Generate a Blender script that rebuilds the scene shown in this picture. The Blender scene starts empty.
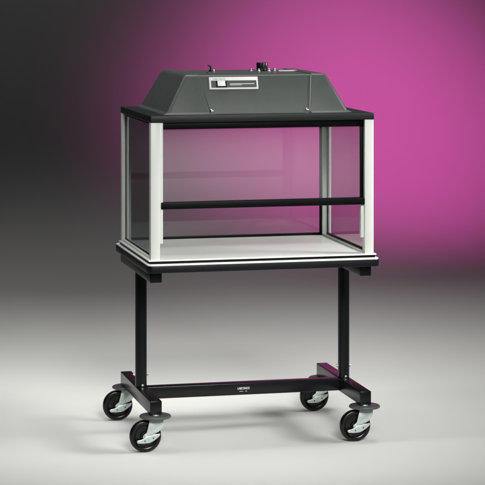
import bpy, bmesh, math, random
from mathutils import Vector, Matrix
random.seed(4)
scene = bpy.context.scene
COL = scene.collection
PI = math.pi

# ------------------------------------------------------------------ materials
def nodes(name):
    m = bpy.data.materials.new(name); m.use_nodes = True
    return m, m.node_tree, m.node_tree.nodes['Principled BSDF']

def mat(name, col, rough=.5, metal=0., var=.12, scale=30., rvar=.12, bump=0., bscale=300., spec=.5, coat=0.):
    """painted / moulded surface with a little mottling in colour, gloss and relief"""
    m, t, b = nodes(name)
    tc = t.nodes.new('ShaderNodeTexCoord')
    nz = t.nodes.new('ShaderNodeTexNoise'); nz.inputs['Scale'].default_value = scale; nz.inputs['Detail'].default_value = 6
    t.links.new(tc.outputs['Object'], nz.inputs['Vector'])
    mx = t.nodes.new('ShaderNodeMix'); mx.data_type = 'RGBA'
    mx.inputs['A'].default_value = (*[c*(1-var) for c in col], 1)
    mx.inputs['B'].default_value = (*[min(1, c*(1+var)) for c in col], 1)
    t.links.new(nz.outputs['Fac'], mx.inputs['Factor'])
    t.links.new(mx.outputs['Result'], b.inputs['Base Color'])
    mr = t.nodes.new('ShaderNodeMapRange')
    mr.inputs['To Min'].default_value = max(.03, rough-rvar); mr.inputs['To Max'].default_value = min(1, rough+rvar)
    nz2 = t.nodes.new('ShaderNodeTexNoise'); nz2.inputs['Scale'].default_value = scale*.37; nz2.inputs['Detail'].default_value = 8
    t.links.new(tc.outputs['Object'], nz2.inputs['Vector'])
    t.links.new(nz2.outputs['Fac'], mr.inputs['Value'])
    t.links.new(mr.outputs['Result'], b.inputs['Roughness'])
    b.inputs['Metallic'].default_value = metal
    b.inputs['Specular IOR Level'].default_value = spec
    b.inputs['Coat Weight'].default_value = coat
    if bump:
        nb = t.nodes.new('ShaderNodeTexNoise'); nb.inputs['Scale'].default_value = bscale; nb.inputs['Detail'].default_value = 4
        t.links.new(tc.outputs['Object'], nb.inputs['Vector'])
        bp = t.nodes.new('ShaderNodeBump'); bp.inputs['Strength'].default_value = bump; bp.inputs['Distance'].default_value = .001
        t.links.new(nb.outputs['Fac'], bp.inputs['Height']); t.links.new(bp.outputs['Normal'], b.inputs['Normal'])
    return m

def acrylic(name, tint, veil, veil_col=(.8, .8, .8)):
    """clear sheet: fresnel reflection over a slightly tinted see-through body under a painted reflection veil"""
    m, t, b = nodes(name); t.nodes.remove(b)
    out = t.nodes['Material Output']
    tr = t.nodes.new('ShaderNodeBsdfTransparent'); tr.inputs['Color'].default_value = (*tint, 1)
    df = t.nodes.new('ShaderNodeBsdfDiffuse'); df.inputs['Color'].default_value = (*veil_col, 1)  # pale diffuse stands in for the veil of light the sheet reflects
    gl = t.nodes.new('ShaderNodeBsdfGlossy'); gl.inputs['Roughness'].default_value = .012
    fr = t.nodes.new('ShaderNodeFresnel'); fr.inputs['IOR'].default_value = 1.45
    nz = t.nodes.new('ShaderNodeTexNoise'); nz.inputs['Scale'].default_value = 3.5; nz.inputs['Detail'].default_value = 5
    tc = t.nodes.new('ShaderNodeTexCoord'); t.links.new(tc.outputs['Object'], nz.inputs['Vector'])
    mr = t.nodes.new('ShaderNodeMapRange'); mr.inputs['To Min'].default_value = veil*.7; mr.inputs['To Max'].default_value = veil*1.3
    t.links.new(nz.outputs['Fac'], mr.inputs['Value'])
    m1 = t.nodes.new('ShaderNodeMixShader'); m2 = t.nodes.new('ShaderNodeMixShader')
    t.links.new(mr.outputs['Result'], m1.inputs['Fac']); t.links.new(tr.outputs[0], m1.inputs[1]); t.links.new(df.outputs[0], m1.inputs[2])
    ge = t.nodes.new('ShaderNodeNewGeometry')                     # the far face of the sheet adds no second (total internal) mirror
    sb = t.nodes.new('ShaderNodeMath'); sb.operation = 'SUBTRACT'; sb.inputs[0].default_value = 1.8
    ml = t.nodes.new('ShaderNodeMath'); ml.operation = 'MULTIPLY'; ml.use_clamp = True
    sc_ = t.nodes.new('ShaderNodeMath'); sc_.operation = 'MULTIPLY'; sc_.inputs[1].default_value = 1.8
    t.links.new(ge.outputs['Backfacing'], sc_.inputs[0]); t.links.new(sc_.outputs[0], sb.inputs[1])
    t.links.new(fr.outputs[0], ml.inputs[0]); t.links.new(sb.outputs[0], ml.inputs[1])
    t.links.new(ml.outputs[0], m2.inputs['Fac']); t.links.new(m1.outputs[0], m2.inputs[1]); t.links.new(gl.outputs[0], m2.inputs[2])
    t.links.new(m2.outputs[0], out.inputs['Surface'])
    return m

M = dict(
    black   = mat('black_satin_paint', (.0042, .0056, .0060), .25, var=.2, rvar=.06, bump=.10, bscale=500, spec=.36),
    edge    = mat('black_vinyl_edge', (.0055, .0065, .0075), .36, var=.15, rvar=.08, spec=.3),
    gasket  = mat('black_gasket_rubber', (.0018, .002, .0024), .45, spec=.12),
    hood    = mat('charcoal_moulded_plastic', (.062, .073, .069), .36, spec=.5, var=.07, scale=60, rvar=.07, bump=.5, bscale=520),
    roof    = mat('dark_charcoal_plastic', (.010, .0150, .0145), .42, spec=.35, var=.08, scale=60, rvar=.06, bump=.3, bscale=900),
    alu     = mat('pale_painted_aluminium', (.69, .72, .68), .38, var=.03, scale=14, rvar=.08),
    track   = mat('brushed_track_aluminium', (.60, .61, .56), .36, metal=.25, var=.05, rvar=.08),
    tray    = mat('white_laminate', (.80, .82, .79), .30, var=.03, scale=9, rvar=.08),
    zinc    = mat('bright_zinc_plate', (.56, .63, .595), .32, metal=.5, var=.12, scale=45, rvar=.12, bump=.15, bscale=120),
    chrome  = mat('polished_chrome', (.8, .8, .82), .14, metal=1., var=.03, rvar=.05),
    tyre    = mat('black_hard_rubber', (.0028, .0032, .0036), .27, var=.25, rvar=.1, spec=.34),
    disc    = mat('grey_bumper_rubber', (.070, .078, .076), .42, var=.1, rvar=.08),
    plate   = mat('white_nameplate', (.83, .85, .84), .40, var=.02),
    inset   = mat('grey_nameplate_inset', (.060, .075, .071), .4, var=.08),
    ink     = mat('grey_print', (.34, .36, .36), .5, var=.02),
    whiteink= mat('white_print', (.62, .66, .64), .5, var=.02),
    knob    = mat('black_knob_plastic', (.007, .007, .008), .25, var=.1),
    pane    = acrylic('clear_acrylic', (.97, .97, .97), .012),
    smoke   = acrylic('grey_tinted_acrylic', (.76, .80, .81), .008),
    sash    = acrylic('veiled_sash_acrylic', (.97, .965, .97), .034),
)

# ------------------------------------------------------------------ helpers
def bevel(bm, w, seg=2, edges=None):
    if w > 0:
        bmesh.ops.bevel(bm, geom=list(edges or bm.edges), offset=w, segments=seg, profile=.5, affect='EDGES', clamp_overlap=True)

def merge(bm, part):
    me = bpy.data.meshes.new('tmp'); part.to_mesh(me); part.free(); bm.from_mesh(me); bpy.data.meshes.remove(me)

def box(bm, x0, x1, y0, y1, z0, z1, bv=.0015, seg=2):
    p = bmesh.new(); bmesh.ops.create_cube(p, size=1)
    for v in p.verts:
        v.co = Vector((x0+(v.co.x+.5)*(x1-x0), y0+(v.co.y+.5)*(y1-y0), z0+(v.co.z+.5)*(z1-z0)))
    bevel(p, bv, seg); merge(bm, p)

def prism(bm, pts, axis, a, b, bv=0., seg=2):
    """outline pts (2-D) pushed along an axis from a to b"""
    p = bmesh.new()
    def P(u, v, w): return {'x': (w, u, v), 'y': (u, w, v), 'z': (u, v, w)}[axis]
    lo = [p.verts.new(P(u, v, a)) for u, v in pts]; hi = [p.verts.new(P(u, v, b)) for u, v in pts]
    n = len(pts); p.faces.new(lo); p.faces.new(hi)
    for i in range(n): p.faces.new((lo[i], lo[(i+1) % n], hi[(i+1) % n], hi[i]))
    bmesh.ops.recalc_face_normals(p, faces=p.faces)
    bevel(p, bv, seg); merge(bm, p)

def cyl(bm, c, r, h, axis='z', n=40, bv=.0015, r2=None):
    p = bmesh.new(); bmesh.ops.create_cone(p, cap_ends=True, segments=n, radius1=r, radius2=r if r2 is None else r2, depth=h)
    if bv: bevel(p, bv, 2, [e for e in p.edges if len(e.link_faces) == 2 and any(len(f.verts) > 4 for f in e.link_faces)])
    R = {'z': Matrix(), 'x': Matrix.Rotation(PI/2, 4, 'Y'), 'y': Matrix.Rotation(-PI/2, 4, 'X')}[axis]
    p.transform(Matrix.Translation(c) @ R); merge(bm, p)

def lathe(bm, prof, c, axis='y', n=56):
    """closed profile (radius, height) spun round an axis through c"""
    p = bmesh.new(); rings = []
    for i in range(n):
        a = 2*PI*i/n
        rings.append([p.verts.new((r*math.cos(a), r*math.sin(a), h)) for r, h in prof])
    k = len(prof)
    for i in range(n):
        for j in range(k):
            q = (rings[i][j], rings[(i+1) % n][j], rings[(i+1) % n][(j+1) % k], rings[i][(j+1) % k])
            p.faces.new(q)
    bmesh.ops.recalc_face_normals(p, faces=p.faces)
    R = {'z': Matrix(), 'y': Matrix.Rotation(PI/2, 4, 'X')}[axis]      # height h -> -y
    p.transform(Matrix.Translation(c) @ R); merge(bm, p)

def obj(name, bm, material, parent=None, loc=(0, 0, 0), smooth=True, angle=35):
    me = bpy.data.meshes.new(name); bm.to_mesh(me); bm.free()
    me.materials.append(material)
    if smooth:
        for f in me.polygons: f.use_smooth = True
        me.set_sharp_from_angle(angle=math.radians(angle))
    o = bpy.data.objects.new(name, me); COL.objects.link(o); o.location = loc
    if parent: o.parent = parent
    return o

def empty(name, loc, label, cat):
    o = bpy.data.objects.new(name, None); COL.objects.link(o); o.location = loc; o.empty_display_size = .1
    o['label'] = label; o['category'] = cat
    return o

def copy_tree(o, parent=None):
    c = o.copy(); COL.objects.link(c)
    if parent: c.parent = parent
    for ch in list(o.children): copy_tree(ch, c)
    return c

def text_mesh(name, s, width, height, material, parent, mtx, bold=.0):
    cu = bpy.data.curves.new('t', 'FONT'); cu.body = s; cu.size = 1; cu.extrude = 0; cu.offset = bold
    cu.align_x = 'LEFT'
    to = bpy.data.objects.new('t', cu); COL.objects.link(to)
    bpy.context.view_layer.update()
    me = bpy.data.meshes.new_from_object(to.evaluated_get(bpy.context.evaluated_depsgraph_get()))
    bpy.data.objects.remove(to); bpy.data.curves.remove(cu)
    xs = [v.co.x for v in me.vertices]; ys = [v.co.y for v in me.vertices]
    w = max(xs)-min(xs); h = max(ys)-min(ys)
    for v in me.vertices:
        v.co = mtx @ Vector(((v.co.x-min(xs))/w*width, (v.co.y-min(ys))/h*height, 0))
    me.name = name; me.materials.append(material)
    o = bpy.data.objects.new(name, me); COL.objects.link(o); o.parent = parent
    return o

# ------------------------------------------------------------------ the setting: one seamless studio sweep
def build_backdrop():
    m, t, b = nodes('grey_seamless_paper')
    tc = t.nodes.new('ShaderNodeTexCoord')
    nz = t.nodes.new('ShaderNodeTexNoise'); nz.inputs['Scale'].default_value = 1.3; nz.inputs['Detail'].default_value = 7
    t.links.new(tc.outputs['Object'], nz.inputs['Vector'])
    mx = t.nodes.new('ShaderNodeMix'); mx.data_type = 'RGBA'
    mx.inputs['A'].default_value = (.70, .715, .695, 1); mx.inputs['B'].default_value = (.735, .75, .73, 1)
    t.links.new(nz.outputs['Fac'], mx.inputs['Factor']); t.links.new(mx.outputs['Result'], b.inputs['Base Color'])
    b.inputs['Roughness'].default_value = .75; b.inputs['Specular IOR Level'].default_value = .25
    fb = t.nodes.new('ShaderNodeTexNoise'); fb.inputs['Scale'].default_value = 260; fb.inputs['Detail'].default_value = 3
    t.links.new(tc.outputs['Object'], fb.inputs['Vector'])
    bp = t.nodes.new('ShaderNodeBump'); bp.inputs['Strength'].default_value = .1; bp.inputs['Distance'].default_value = .001
    t.links.new(fb.outputs['Fac'], bp.inputs['Height']); t.links.new(bp.outputs['Normal'], b.inputs['Normal'])
    Y0, Y1, R, TOP = -24., 4.4, 2.6, 6.5
    prof = [(Y0, 0), (-15, 0), (-5, 0), (-2, 0), (0, 0), (1.2, 0), (Y1, 0)]
    for i in range(1, 33):
        a = PI/2*i/32; prof.append((Y1+R*math.sin(a), R-R*math.cos(a)))
    prof += [(Y1+R, 3.6), (Y1+R, TOP)]
    bm = bmesh.new(); rows = []
    for y, z in prof: rows.append([bm.verts.new((x, y, z)) for x in (-8, -4, 0, 4, 8)])
    for a, c in zip(rows, rows[1:]):
        for i in range(4): bm.faces.new((a[i], a[i+1], c[i+1], c[i]))
    o = obj('backdrop', bm, m, angle=60); o['kind'] = 'structure'
    return o
build_backdrop()

# ------------------------------------------------------------------ the rolling cart
XF, YF, LF, WF = .4295, .0286, .6625, .047       # foot centre, front end, length, width
ZF0, ZF1 = .1467, .2013
YL = .3488
cart = empty('rolling_cart', (0, YL, 0), 'black steel cart on four casters, carrying the glazed enclosure on its table top', 'cart')
OY = -YL                                           # children are in the cart's own frame

def rounded(x0, x1, y0, y1, r, n=8):
    pts = []
    for cx, cy, a0 in ((x1-r, y0+r, -90), (x1-r, y1-r, 0), (x0+r, y1-r, 90), (x0+r, y0+r, 180)):
        for i in range(n+1):
            a = math.radians(a0+90*i/n); pts.append((cx+r*math.cos(a), cy+r*math.sin(a)))
    return pts
TX, TY0, TY1 = .4735, -.0269, .7097
bm = bmesh.new()
prism(bm, rounded(-TX+.0012, TX-.0012, TY0+OY+.0012, TY1+OY-.0012, .022), 'z', .7385, .7440, .0009)
top = obj('table_top', bm, M['tray'], cart)
bm = bmesh.new()
# vinyl edge: bulged moulding below the laminate
prism(bm, rounded(-TX, TX, TY0+OY, TY1+OY, .023), 'z', .7110, .7395, .0055, 3)
obj('edge_moulding', bm, M['edge'], top)

def bar(name, x0, x1, y0, y1, z0, z1, bv=.003):
    bm = bmesh.new(); box(bm, x0, x1, y0, y1, z0, z1, bv, 3); return obj(name, bm, M['black'], cart)

def caster_master():
    """origin on the floor under the swivel; wheel trails towards -x"""
    c = bpy.data.objects.new('caster', None)
    W0 = (-.0404, 0, .0635)
    r, h = .0633, .0155
    bm = bmesh.new()
    prof = [(.012, -h*.82), (.019, -h*.82), (.0215, -h*.55), (.041, -h*.52), (.0445, -h*.78), (.0525, -h*.95), (.0590, -h*.90), (.0622, -h*.62), (r, 0),
            (.0622, h*.62), (.0590, h*.90), (.0525, h*.95), (.0445, h*.78), (.041, h*.52), (.0215, h*.55), (.019, h*.82), (.012, h*.82)]
    lathe(bm, prof, W0, 'y')
    return c, bm, W0


caster = bpy.data.objects.new('caster', None); COL.objects.link(caster); caster.empty_display_size = .05; caster.parent = cart
_, wbm, W0 = caster_master()
obj('wheel', wbm, M['tyre'], caster, angle=50)
bm = bmesh.new()
lathe(bm, [(.0, .1338), (.0600, .1338), (.0625, .1358), (.0630, .1385), (.0622, .1415), (.0590, .1440), (.0, .1440)], (0, 0, 0), 'z')
bmesh.ops.remove_doubles(bm, verts=bm.verts, dist=1e-5)
obj('bumper_disc', bm, M['disc'], caster)
# fork: crown plate, two cheeks
cheek = [(-.026, .128), (.029, .128), (.0290, .112), (.0245, .097), (.010, .082), (-.020, .066), (-.0265, .0535), (-.036, .0495), (-.048, .0515), (-.054, .060), (-.0525, .069), (-.0425, .0755), (-.0375, .082)]
bm = bmesh.new()
prism(bm, cheek, 'y', -.0225, -.0190, .0008)
prism(bm, cheek, 'y', .0190, .0225, .0008)
box(bm, -.027, .030, -.0225, .0225, .1255, .1300, .001)
cyl(bm, (0, 0, .1385), .017, .017, 'z', 24, .001)
cyl(bm, (W0[0], 0, W0[2]), .0050, .056, 'y', 20, .0008)
cyl(bm, (W0[0], -.0240, W0[2]), .0115, .0022, 'y', 28, .0005)
cyl(bm, (W0[0], -.0272, W0[2]), .0085, .0060, 'y', 6, .0008)
obj('fork', bm, M['zinc'], caster)
# toe brake lever: long shoe shaped plate standing proud of the cheek
lever = [(-.0800, .0480), (-.0755, .0525), (-.0620, .0545), (-.0500, .0585), (-.0400, .0665), (-.0200, .0690), (-.0085, .0735), (.0050, .0745), (.0135, .0765), (.0145, .0715), (.0100, .0650), (-.0036, .0535), (-.0200, .0440), (-.0300, .0405), (-.0560, .0390), (-.0760, .0415)]
bm = bmesh.new()
prism(bm, lever, 'y', -.0305, -.0268, .0010)
prism(bm, [(-.0800, .0480), (-.0755, .0525), (-.0620, .0545), (-.0580, .0500), (-.0620, .0410), (-.0760, .0415)], 'y', -.0355, -.0300, .0015)
cyl(bm, (-.026, -.0315, .0555), .0060, .004, 'y', 20, .0008)
cyl(bm, (-.004, -.0315, .0650), .0038, .004, 'y', 16, .0006)
obj('brake_lever', bm, M['zinc'], caster)
for hx, hz in ((-.0130, .0585), (-.0470, .0490)):
    bm = bmesh.new(); cyl(bm, (hx, -.0305, hz), .0026, .0016, 'y', 16, .0004); obj('rivet', bm, M['gasket'], caster)

first = True
for sx in (-1, 1):
    x = sx*XF
    bar('foot', x-WF/2, x+WF/2, YF+OY, YF+LF+OY, ZF0, ZF1)
    bar('bracket_arm', x-WF/2, x+WF/2, YF+OY, YF+LF+OY, .6655, .7108)
    bm = bmesh.new()
    cyl(bm, (x, 0, (ZF1+.6655)/2+.0), .0238, .6655-ZF1-.0006, 'z', 48, 0)
    leg = obj('leg', bm, M['black'], cart)
    for s in (-1, 1):
        bm = bmesh.new()
        cyl(bm, (x+s*.0262, 0, .2500), .0070, .0050, 'x', 6, .0005)
        cyl(bm, (x+s*.0300, 0, .2500), .0042, .0060, 'x', 14, .0006)
        obj('bolt', bm, M['zinc'], leg)
    bm = bmesh.new()
    cyl(bm, (x+.002, -.0255, .2085), .0045, .0030, 'y', 16, .0006)
    obj('bolt', bm, M['zinc'], leg)
    for yy in (.0453, .0453+.6231):
        c = caster if first else copy_tree(caster, cart)
        first = False
        c.location = (x, yy+OY, 0)
bm = bmesh.new(); box(bm, -XF+WF/2-.001, XF-WF/2+.001, -.0235, .0235, .1507, .2000, .003, 3)
rail = obj('cross_rail', bm, M['black'], cart)
mt = Matrix.Translation((-.0300, -.0240, .1735)) @ Matrix.Rotation(PI/2, 4, 'X')
text_mesh('maker_mark', 'LABCONCO', .0500, .0095, M['whiteink'], rail, mt, .02)
bm = bmesh.new()
for a, b in ((-.0225, -.0125), (-.0105, -.0065), (.0015, .0090)):
    box(bm, a, b, -.0243, -.0236, .1648, .1672, 0)
obj('address_line', bm, M['ink'], rail, smooth=False)

# ------------------------------------------------------------------ the enclosure
H, DL = .457, .6708
ZT, ZL0, ZL1 = .7594, 1.2972, 1.3237
EZ = .7443
enc = empty('fume_enclosure', (0, DL/2, EZ), 'glazed enclosure with pale corner posts and charcoal hood, standing on the black cart', 'enclosure')
enc_off = Vector((0, -DL/2, -EZ))
def eobj(name, bm, material, parent=None, angle=35, smooth=True):
    """mesh written in world coordinates -> the enclosure's frame"""
    bm.transform(Matrix.Translation(enc_off))
    return obj(name, bm, material, parent or enc, smooth=smooth, angle=angle)

# base: black foot frame, pale work surface on it
bm = bmesh.new(); box(bm, -.4615, .4615, .0005, .6610, .7443, .7545, .001); eobj('base_frame', bm, M['gasket'])
bm = bmesh.new(); box(bm, -.4649, .4649, -.0038, .6664, .7540, ZT, .0014, 3); eobj('work_surface', bm, M['tray'])

P = .037                                          # corner extrusion with a pane slot in each inner side
X0, X1, Y0, Y1 = -.4555, .4555, .0025, .6680
def post(ix, iy):
    """square extrusion, slots on the side facing the other post in x (rear posts) and in y"""
    sx, sy = (1 if ix == 0 else -1), (1 if iy == 0 else -1)
    q = .0030; a, b, d = P*.36, P*.52, .011
    pts = [(0, 0), (P, 0)]
    pts += [(P, P*.12), (P-.003, P*.12), (P-.003, P*.24), (P, P*.24)]
    if iy == 1: pts += [(P, a), (P-d, a), (P-d, b), (P, b)]
    pts += [(P, P*.72), (P-.003, P*.72), (P-.003, P*.84), (P, P*.84), (P, P), (b, P), (b, P-d), (a, P-d), (a, P), (0, P)]
    ox, oy = (X0 if ix == 0 else X1), (Y0 if iy == 0 else Y1)
    return [(ox+sx*u, oy+sy*v) for u, v in pts]
for ix in (0, 1):
    for iy in (0, 1):
        bm = bmesh.new(); prism(bm, post(ix, iy), 'z', ZT, ZL0+.0005, .0012, 2)
        eobj('corner_post', bm, M['alu'])

# panes, their gaskets and bottom rails
GX, GY = P*.44, P*.44
def pane(name, material, x0, x1, y0, y1):
    bm = bmesh.new(); box(bm, x0, x1, y0, y1, ZT+.006, ZL0-.001, 0); p = eobj(name, bm, material, smooth=False)
    return p
T = .0025
for s in (-1, 1):
    xc = s*(X1-GX)
    p = pane('side_pane', M['smoke'] if s < 0 else M['pane'], xc-T, xc+T, Y0+P-.009, Y1-P+.009)
    bm = bmesh.new()                               # gasket ring standing just proud of the rails
    box(bm, xc-.0048, xc+.0048, Y0+P-.001, Y1-P+.001, ZT+.0005, ZT+.0135, .0008)
    box(bm, xc-.0046, xc+.0046, Y0+P-.0008, Y1-P+.0008, ZL0-.010, ZL0+.0002, .0008)
    for yy in (Y0+P, Y1-P):
        box(bm, xc-.0036, xc+.0036, yy-.0102, yy+.0022, ZT+.001, ZL0-.0002, .0006)
    eobj('gasket', bm, M['gasket'], p)
    bm = bmesh.new()
    xo, xi = s*X1, s*(X1-GX+.0049)
    box(bm, min(xo, xi), max(xo, xi), Y0+P+.0002, Y1-P-.0002, ZT-.0002, ZT+.0085, .001)
    xo, xi = s*(X1-GX-.0049), s*(X1-P)
    box(bm, min(xo, xi), max(xo, xi), Y0+P+.0002, Y1-P-.0002, ZT-.0002, ZT+.0060, .001)
    eobj('bottom_rail', bm, M['alu'])
yc = Y1-GY
p = pane('rear_pane', M['pane'], X0+P-.009, X1-P+.009, yc-T, yc+T)
bm = bmesh.new()
box(bm, X0+P-.001, X1-P+.001, yc-.0048, yc+.0048, ZT+.0005, ZT+.0110, .0008)
box(bm, X0+P-.0008, X1-P+.0008, yc-.0046, yc+.0046, ZL0-.010, ZL0+.0002, .0008)
for xx in (X0+P, X1-P):
    box(bm, xx-.0102, xx+.0022, yc-.0036, yc+.0036, ZT+.001, ZL0-.0002, .0006)
eobj('gasket', bm, M['gasket'], p)

# front sash: pane in a thin black frame, header and pull bar; sash tracks behind its stiles
SX = X1-P-.0008
bm = bmesh.new(); box(bm, -SX+.006, SX-.006, .0245, .0290, .9620, 1.2900, 0)
sash = eobj('sash_pane', bm, M['sash'], smooth=False)
for s in (-1, 1):
    bm = bmesh.new()
    a, b = sorted((s*SX, s*(SX-.0130))); box(bm, a, b, .0200, .0330, .9580, 1.2965, .001)
    eobj('sash_stile', bm, M['gasket'], sash)
bm = bmesh.new(); box(bm, -SX+.0116, SX+.0004, .0140, .0355, 1.2700, 1.2985, .001); eobj('header', bm, M['gasket'])
bm = bmesh.new(); box(bm, -SX+.0030, SX+.0003, .0010, .0350, .9570, .9845, .003, 3); eobj('pull_bar', bm, M['gasket'], sash)
for s in (-1, 1):                                  # guide channels the sash slides in, stopping short of the work surface
    a, b = sorted((s*(X1-P+.0006), s*(SX-.0112))); bm = bmesh.new()
    if s < 0: box(bm, a, b, .0050, .0190, .8230, ZL0+.0003, .001)
    else:
        box(bm, a, b, .0180, .0385, .8230, .9560, .001)
    eobj('sash_track', bm, M['alu'])

# roof slab with a slightly raised upper face
bm = bmesh.new()
box(bm, -H, H, 0, DL, ZL0, ZL1, .0035, 3)
roof = eobj('roof_slab', bm, M['roof'])

# hood: two moulded end caps and a recessed middle section, one moulding
HX0, HX1, HY0, HY1, HB0, HB1, HZ = .379, .2925, .0861, .137, .657, .607, 1.4802
def hexa(b, t, z0, z1, bv, seg, flare=None):
    p = bmesh.new()
    lo = [p.verts.new((*q, z0)) for q in b]; hi = [p.verts.new((*q, z1)) for q in t]
    p.faces.new(lo); p.faces.new(hi)
    for i in range(4): p.faces.new((lo[i], lo[(i+1) % 4], hi[(i+1) % 4], hi[i]))
    bmesh.ops.recalc_face_normals(p, faces=p.faces)
    return p
bm = bmesh.new()
ST = .2320                                         # seam at the top; at the base it differs left and right
for s, SB in ((-1, .1985), (1, .2143)):
    p = hexa([(s*SB, HY0), (s*HX0, HY0), (s*HX0, HB0), (s*SB, HB0)], [(s*ST, HY1), (s*HX1, HY1), (s*HX1, HB1), (s*ST, HB1)], ZL1-.002, HZ, 0, 0)
    outer, inner = [], []
    for e in p.edges:
        mid = (e.verts[0].co+e.verts[1].co)/2
        if max(v.co.z for v in e.verts) < ZL1: continue
        on_seam = all(abs(abs(v.co.x)-(SB if v.co.z < ZL1 else ST)) < 1e-4 for v in e.verts)
        (inner if on_seam else outer).append(e)
    bmesh.ops.bevel(p, geom=outer, offset=.0135, segments=5, profile=.5, affect='EDGES', clamp_overlap=True)
    seam = [e for e in p.edges if len(e.link_faces) == 2 and e.calc_face_angle(0) > .9 and min(v.co.z for v in e.verts) > ZL1-.0021 and max(v.co.z for v in e.verts) > ZL1
            and all(abs(v.co.x) < ST+.001 for v in e.verts)]
    if seam: bmesh.ops.bevel(p, geom=seam, offset=.0016, segments=2, profile=.5, affect='EDGES', clamp_overlap=True)
    merge(bm, p)
    # flared foot of the end cap where it runs out into the roof slab
    q = hexa([(s*(SB+.002), HY0-.012), (s*(HX0+.012), HY0-.012), (s*(HX0+.012), HB0+.008), (s*(SB+.002), HB0+.008)],
             [(s*(SB+.002), HY0+.006), (s*(HX0-.003), HY0+.006), (s*(HX0-.003), HB0-.006), (s*(SB+.002), HB0-.006)], ZL1-.001, ZL1+.0085, 0, 0)
    bevel(q, .004, 3); merge(bm, q)
R_ = .0045
p = hexa([(-.2, HY0+R_), (.2158, HY0+R_), (.2158, HB0-R_), (-.2, HB0-R_)], [(-ST-.001, HY1+R_*.8), (ST+.001, HY1+R_*.8), (ST+.001, HB1-R_), (-ST-.001, HB1-R_)], ZL1-.002, HZ-.0035, 0, 0)
es = [e for e in p.edges if min(v.co.z for v in e.verts) > ZL1 and abs(e.verts[0].co.y-e.verts[1].co.y) < .01]
bmesh.ops.bevel(p, geom=es, offset=.008, segments=4, profile=.5, affect='EDGES', clamp_overlap=True)
merge(bm, p)
hood = eobj('hood', bm, M['hood'], angle=25)

# frame of the sloping middle panel: u along x, v up the slope, w outwards
B0 = Vector((0, HY0+R_, ZL1)); B1 = Vector((0, HY1+R_*.8, HZ-.0035))
vdir = (B1-B0).normalized(); ndir = Vector((1, 0, 0)).cross(vdir)
FR = Matrix(((1, vdir.x, ndir.x, B0.x), (0, vdir.y, ndir.y, B0.y), (0, vdir.z, ndir.z, B0.z), (0, 0, 0, 1)))
def panel_obj(name, bm, material, parent, smooth=True):
    bm.transform(FR); return eobj(name, bm, material, parent, smooth=smooth)
def frame_text(name, s, u, v, w, h, material, parent, lift, bold=0):
    return text_mesh(name, s, w, h, material, parent, Matrix.Translation(enc_off) @ FR @ Matrix.Translation((u, v, lift)), bold)

bm = bmesh.new(); box(bm, -.1935, .0075, .1000, .1515, -.001, .0030, .0010); panel_obj('nameplate', bm, M['plate'], hood)
bm = bmesh.new(); box(bm, -.1860, .0010, .1075, .1365, .0025, .0034, 0); panel_obj('nameplate_inset', bm, M['inset'], hood, False)
bm = bmesh.new()
box(bm, -.1655, -.1225, .1080, .1362, .0030, .0050, .0008); panel_obj('switch_bezel', bm, M['gasket'], hood)
bm = bmesh.new()
prism(bm, [(.1118, .0045), (.1345, .0045), (.1345, .0075), (.1230, .0085), (.1118, .0120)], 'x', -.1605, -.1285, .0008); panel_obj('switch', bm, M['plate'], hood)
for q in ((-.1090, -.0085, .1205, .1240), (-.1090, -.0600, .1165, .1186)):
    bm = bmesh.new(); box(bm, *q, .0032, .0038, 0); panel_obj('printed_line', bm, M['whiteink'], hood, False)
frame_text('maker_name', 'LABCONCO', -.1780, .1400, .0520, .0062, M['ink'], hood, .0033, .015)

# pale strip put in as the lit edge of the right hand seam
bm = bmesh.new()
prism(bm, [(.2118, .006), (.2140, .006), (.2308, .1545), (.2286, .1545)], 'z', -.001, .0042, .0005); panel_obj('seam_highlight', bm, M['ink'], hood)

# black strip put in as the shade of the left hand seam
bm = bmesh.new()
prism(bm, [(-.1978, .004), (-.1962, .004), (-.2302, .1550), (-.2318, .1550)], 'z', -.001, .0006, 0); panel_obj('seam_shade', bm, M['gasket'], hood)

# screws at the lower corners of the middle panel
for u, v in ((-.1915, .0120), (.2020, .0120)):
    bm = bmesh.new()
    lathe(bm, [(0, 0), (.0062, 0), (.0058, .0028), (.0030, .0046), (0, .0050)], (0, 0, 0), 'z', 24)
    bmesh.ops.remove_doubles(bm, verts=bm.verts, dist=1e-5)
    bm.transform(Matrix.Translation((u, v, 0))); panel_obj('screw', bm, M['chrome'], hood)

# fittings on top of the hood
TZ = HZ-.0035
bm = bmesh.new()
cyl(bm, (.101, .440, TZ+.0050), .0215, .010, 'z', 40, .0015)
n = 20
pts = []
for i in range(n*2):
    a = PI*i/n; r = .0235 if i % 2 else .0215
    pts.append((.101+r*math.cos(a), .440+r*math.sin(a)))
prism(bm, pts, 'z', TZ+.0085, TZ+.0360, .0006, 1)
eobj('port_knob', bm, M['knob'], hood)
for x, y in ((.054, .440), (.152, .430), (.078, .405), (.121, .405)):
    bm = bmesh.new()
    cyl(bm, (x, y, TZ+.0025), .0078, .0055, 'z', 24, .0008); cyl(bm, (x, y, TZ+.0085), .0045, .0080, 'z', 20, .0015)
    eobj('fitting', bm, M['chrome'], hood)
bm = bmesh.new(); box(bm, .166, .243, .404, .425, TZ-.0005, TZ+.0045, .0010); eobj('top_plate', bm, M['alu'], hood)
bm = bmesh.new()
cyl(bm, (-.118, .440, TZ+.004), .0075, .009, 'z', 24, .001); cyl(bm, (-.118, .440, TZ+.0135), .0040, .012, 'z', 16, .001)
p = bmesh.new(); bmesh.ops.create_cube(p, size=1)
p.transform(Matrix.Translation((-.122, .440, TZ+.022)) @ Matrix.Rotation(.7, 4, 'Y') @ Matrix.Diagonal((.020, .006, .007, 1))); bevel(p, .001); merge(bm, p)
eobj('latch', bm, M['knob'], hood)
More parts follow.
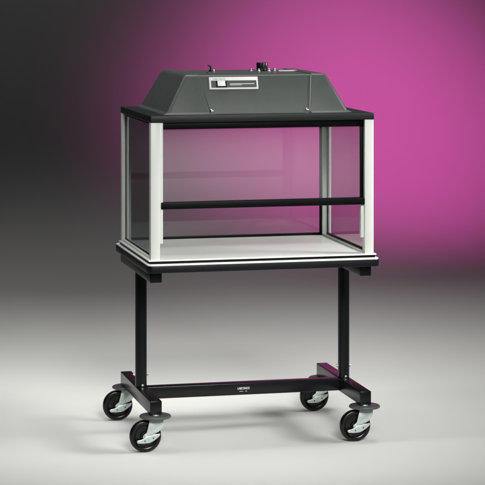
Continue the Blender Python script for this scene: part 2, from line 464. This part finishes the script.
bm = bmesh.new(); cyl(bm, (-.1095, .425, TZ+.0045), .0052, .010, 'z', 20, .001); eobj('fitting', bm, M['chrome'], hood)
bm = bmesh.new(); cyl(bm, (-.162, .300, HZ-.0025), .0065, .0040, 'z', 20, .001); eobj('fitting', bm, M['knob'], hood)

# ------------------------------------------------------------------ studio lamps
def aim(o, target):
    o.rotation_euler = (Vector(target)-o.location).to_track_quat('-Z', 'Y').to_euler()
def area(name, loc, target, sx, sy, power, col, spread=180):
    l = bpy.data.lights.new(name, 'AREA'); l.shape = 'RECTANGLE'; l.size = sx; l.size_y = sy; l.energy = power; l.color = col; l.spread = math.radians(spread)
    o = bpy.data.objects.new(name, l); COL.objects.link(o); o.location = loc; aim(o, target); return o
def spot(name, loc, target, power, col, ang, blend, size=.15):
    l = bpy.data.lights.new(name, 'SPOT'); l.energy = power; l.color = col; l.spot_size = math.radians(ang); l.spot_blend = blend; l.shadow_soft_size = size
    o = bpy.data.objects.new(name, l); COL.objects.link(o); o.location = loc; aim(o, target); return o
area('softbox_top', (-.05, .7, 4.6), (-.05, 1.40, 0), 3.4, 2.0, 36, (1, .985, .955), 82)
area('softbox_front', (-.15, -4.3, 2.75), (.0, -.15, .50), 1.8, 1.2, 12.2, (1, .988, .962), 32)
area('softbox_side', (3.0, -.7, 2.3), (.0, .30, .80), 1.2, .9, 9, (1, .985, .955), 40)
area('strip_left', (-3.0, -.2, 4.4), (-.35, .2, 1.4), .16, 1.8, 3.2, (1, .985, .955), 60)
area('pane_reflection_fill', (2.4, -12.5, 5.2), (2.4, -12.5, 0), 5.0, 6.0, 200, (1, .985, .955), 90)  # added lamp: lights floor behind the camera for the panes to mirror
spot('magenta_gel_spot', (2.44, 3.9, 3.05), (2.28, 7.0, .18), 318, (1, .125, .60), 63, 1, .5)

w = bpy.data.worlds.new('World'); scene.world = w; w.use_nodes = True
bg = w.node_tree.nodes['Background']; bg.inputs['Color'].default_value = (.0045, .0045, .0065, 1); bg.inputs['Strength'].default_value = 1

# ------------------------------------------------------------------ camera: level view camera with a falling front
cam = bpy.data.cameras.new('camera'); co = bpy.data.objects.new('camera', cam); COL.objects.link(co)
co.location = (-2.0523, -8.2709, 1.8692); co.rotation_euler = (PI/2, 0, -.2333)
cam.sensor_width = 36; cam.lens = 2148.1/485*36; cam.shift_y = -(242.5+22.86)/485; cam.clip_end = 200
scene.camera = co
scene.render.resolution_x = scene.render.resolution_y = 1024
vs = scene.view_settings; vs.view_transform = 'Standard'; vs.look = 'None'; vs.exposure = 0; vs.gamma = 1
scene.cycles.max_bounces = 12; scene.cycles.transparent_max_bounces = 24
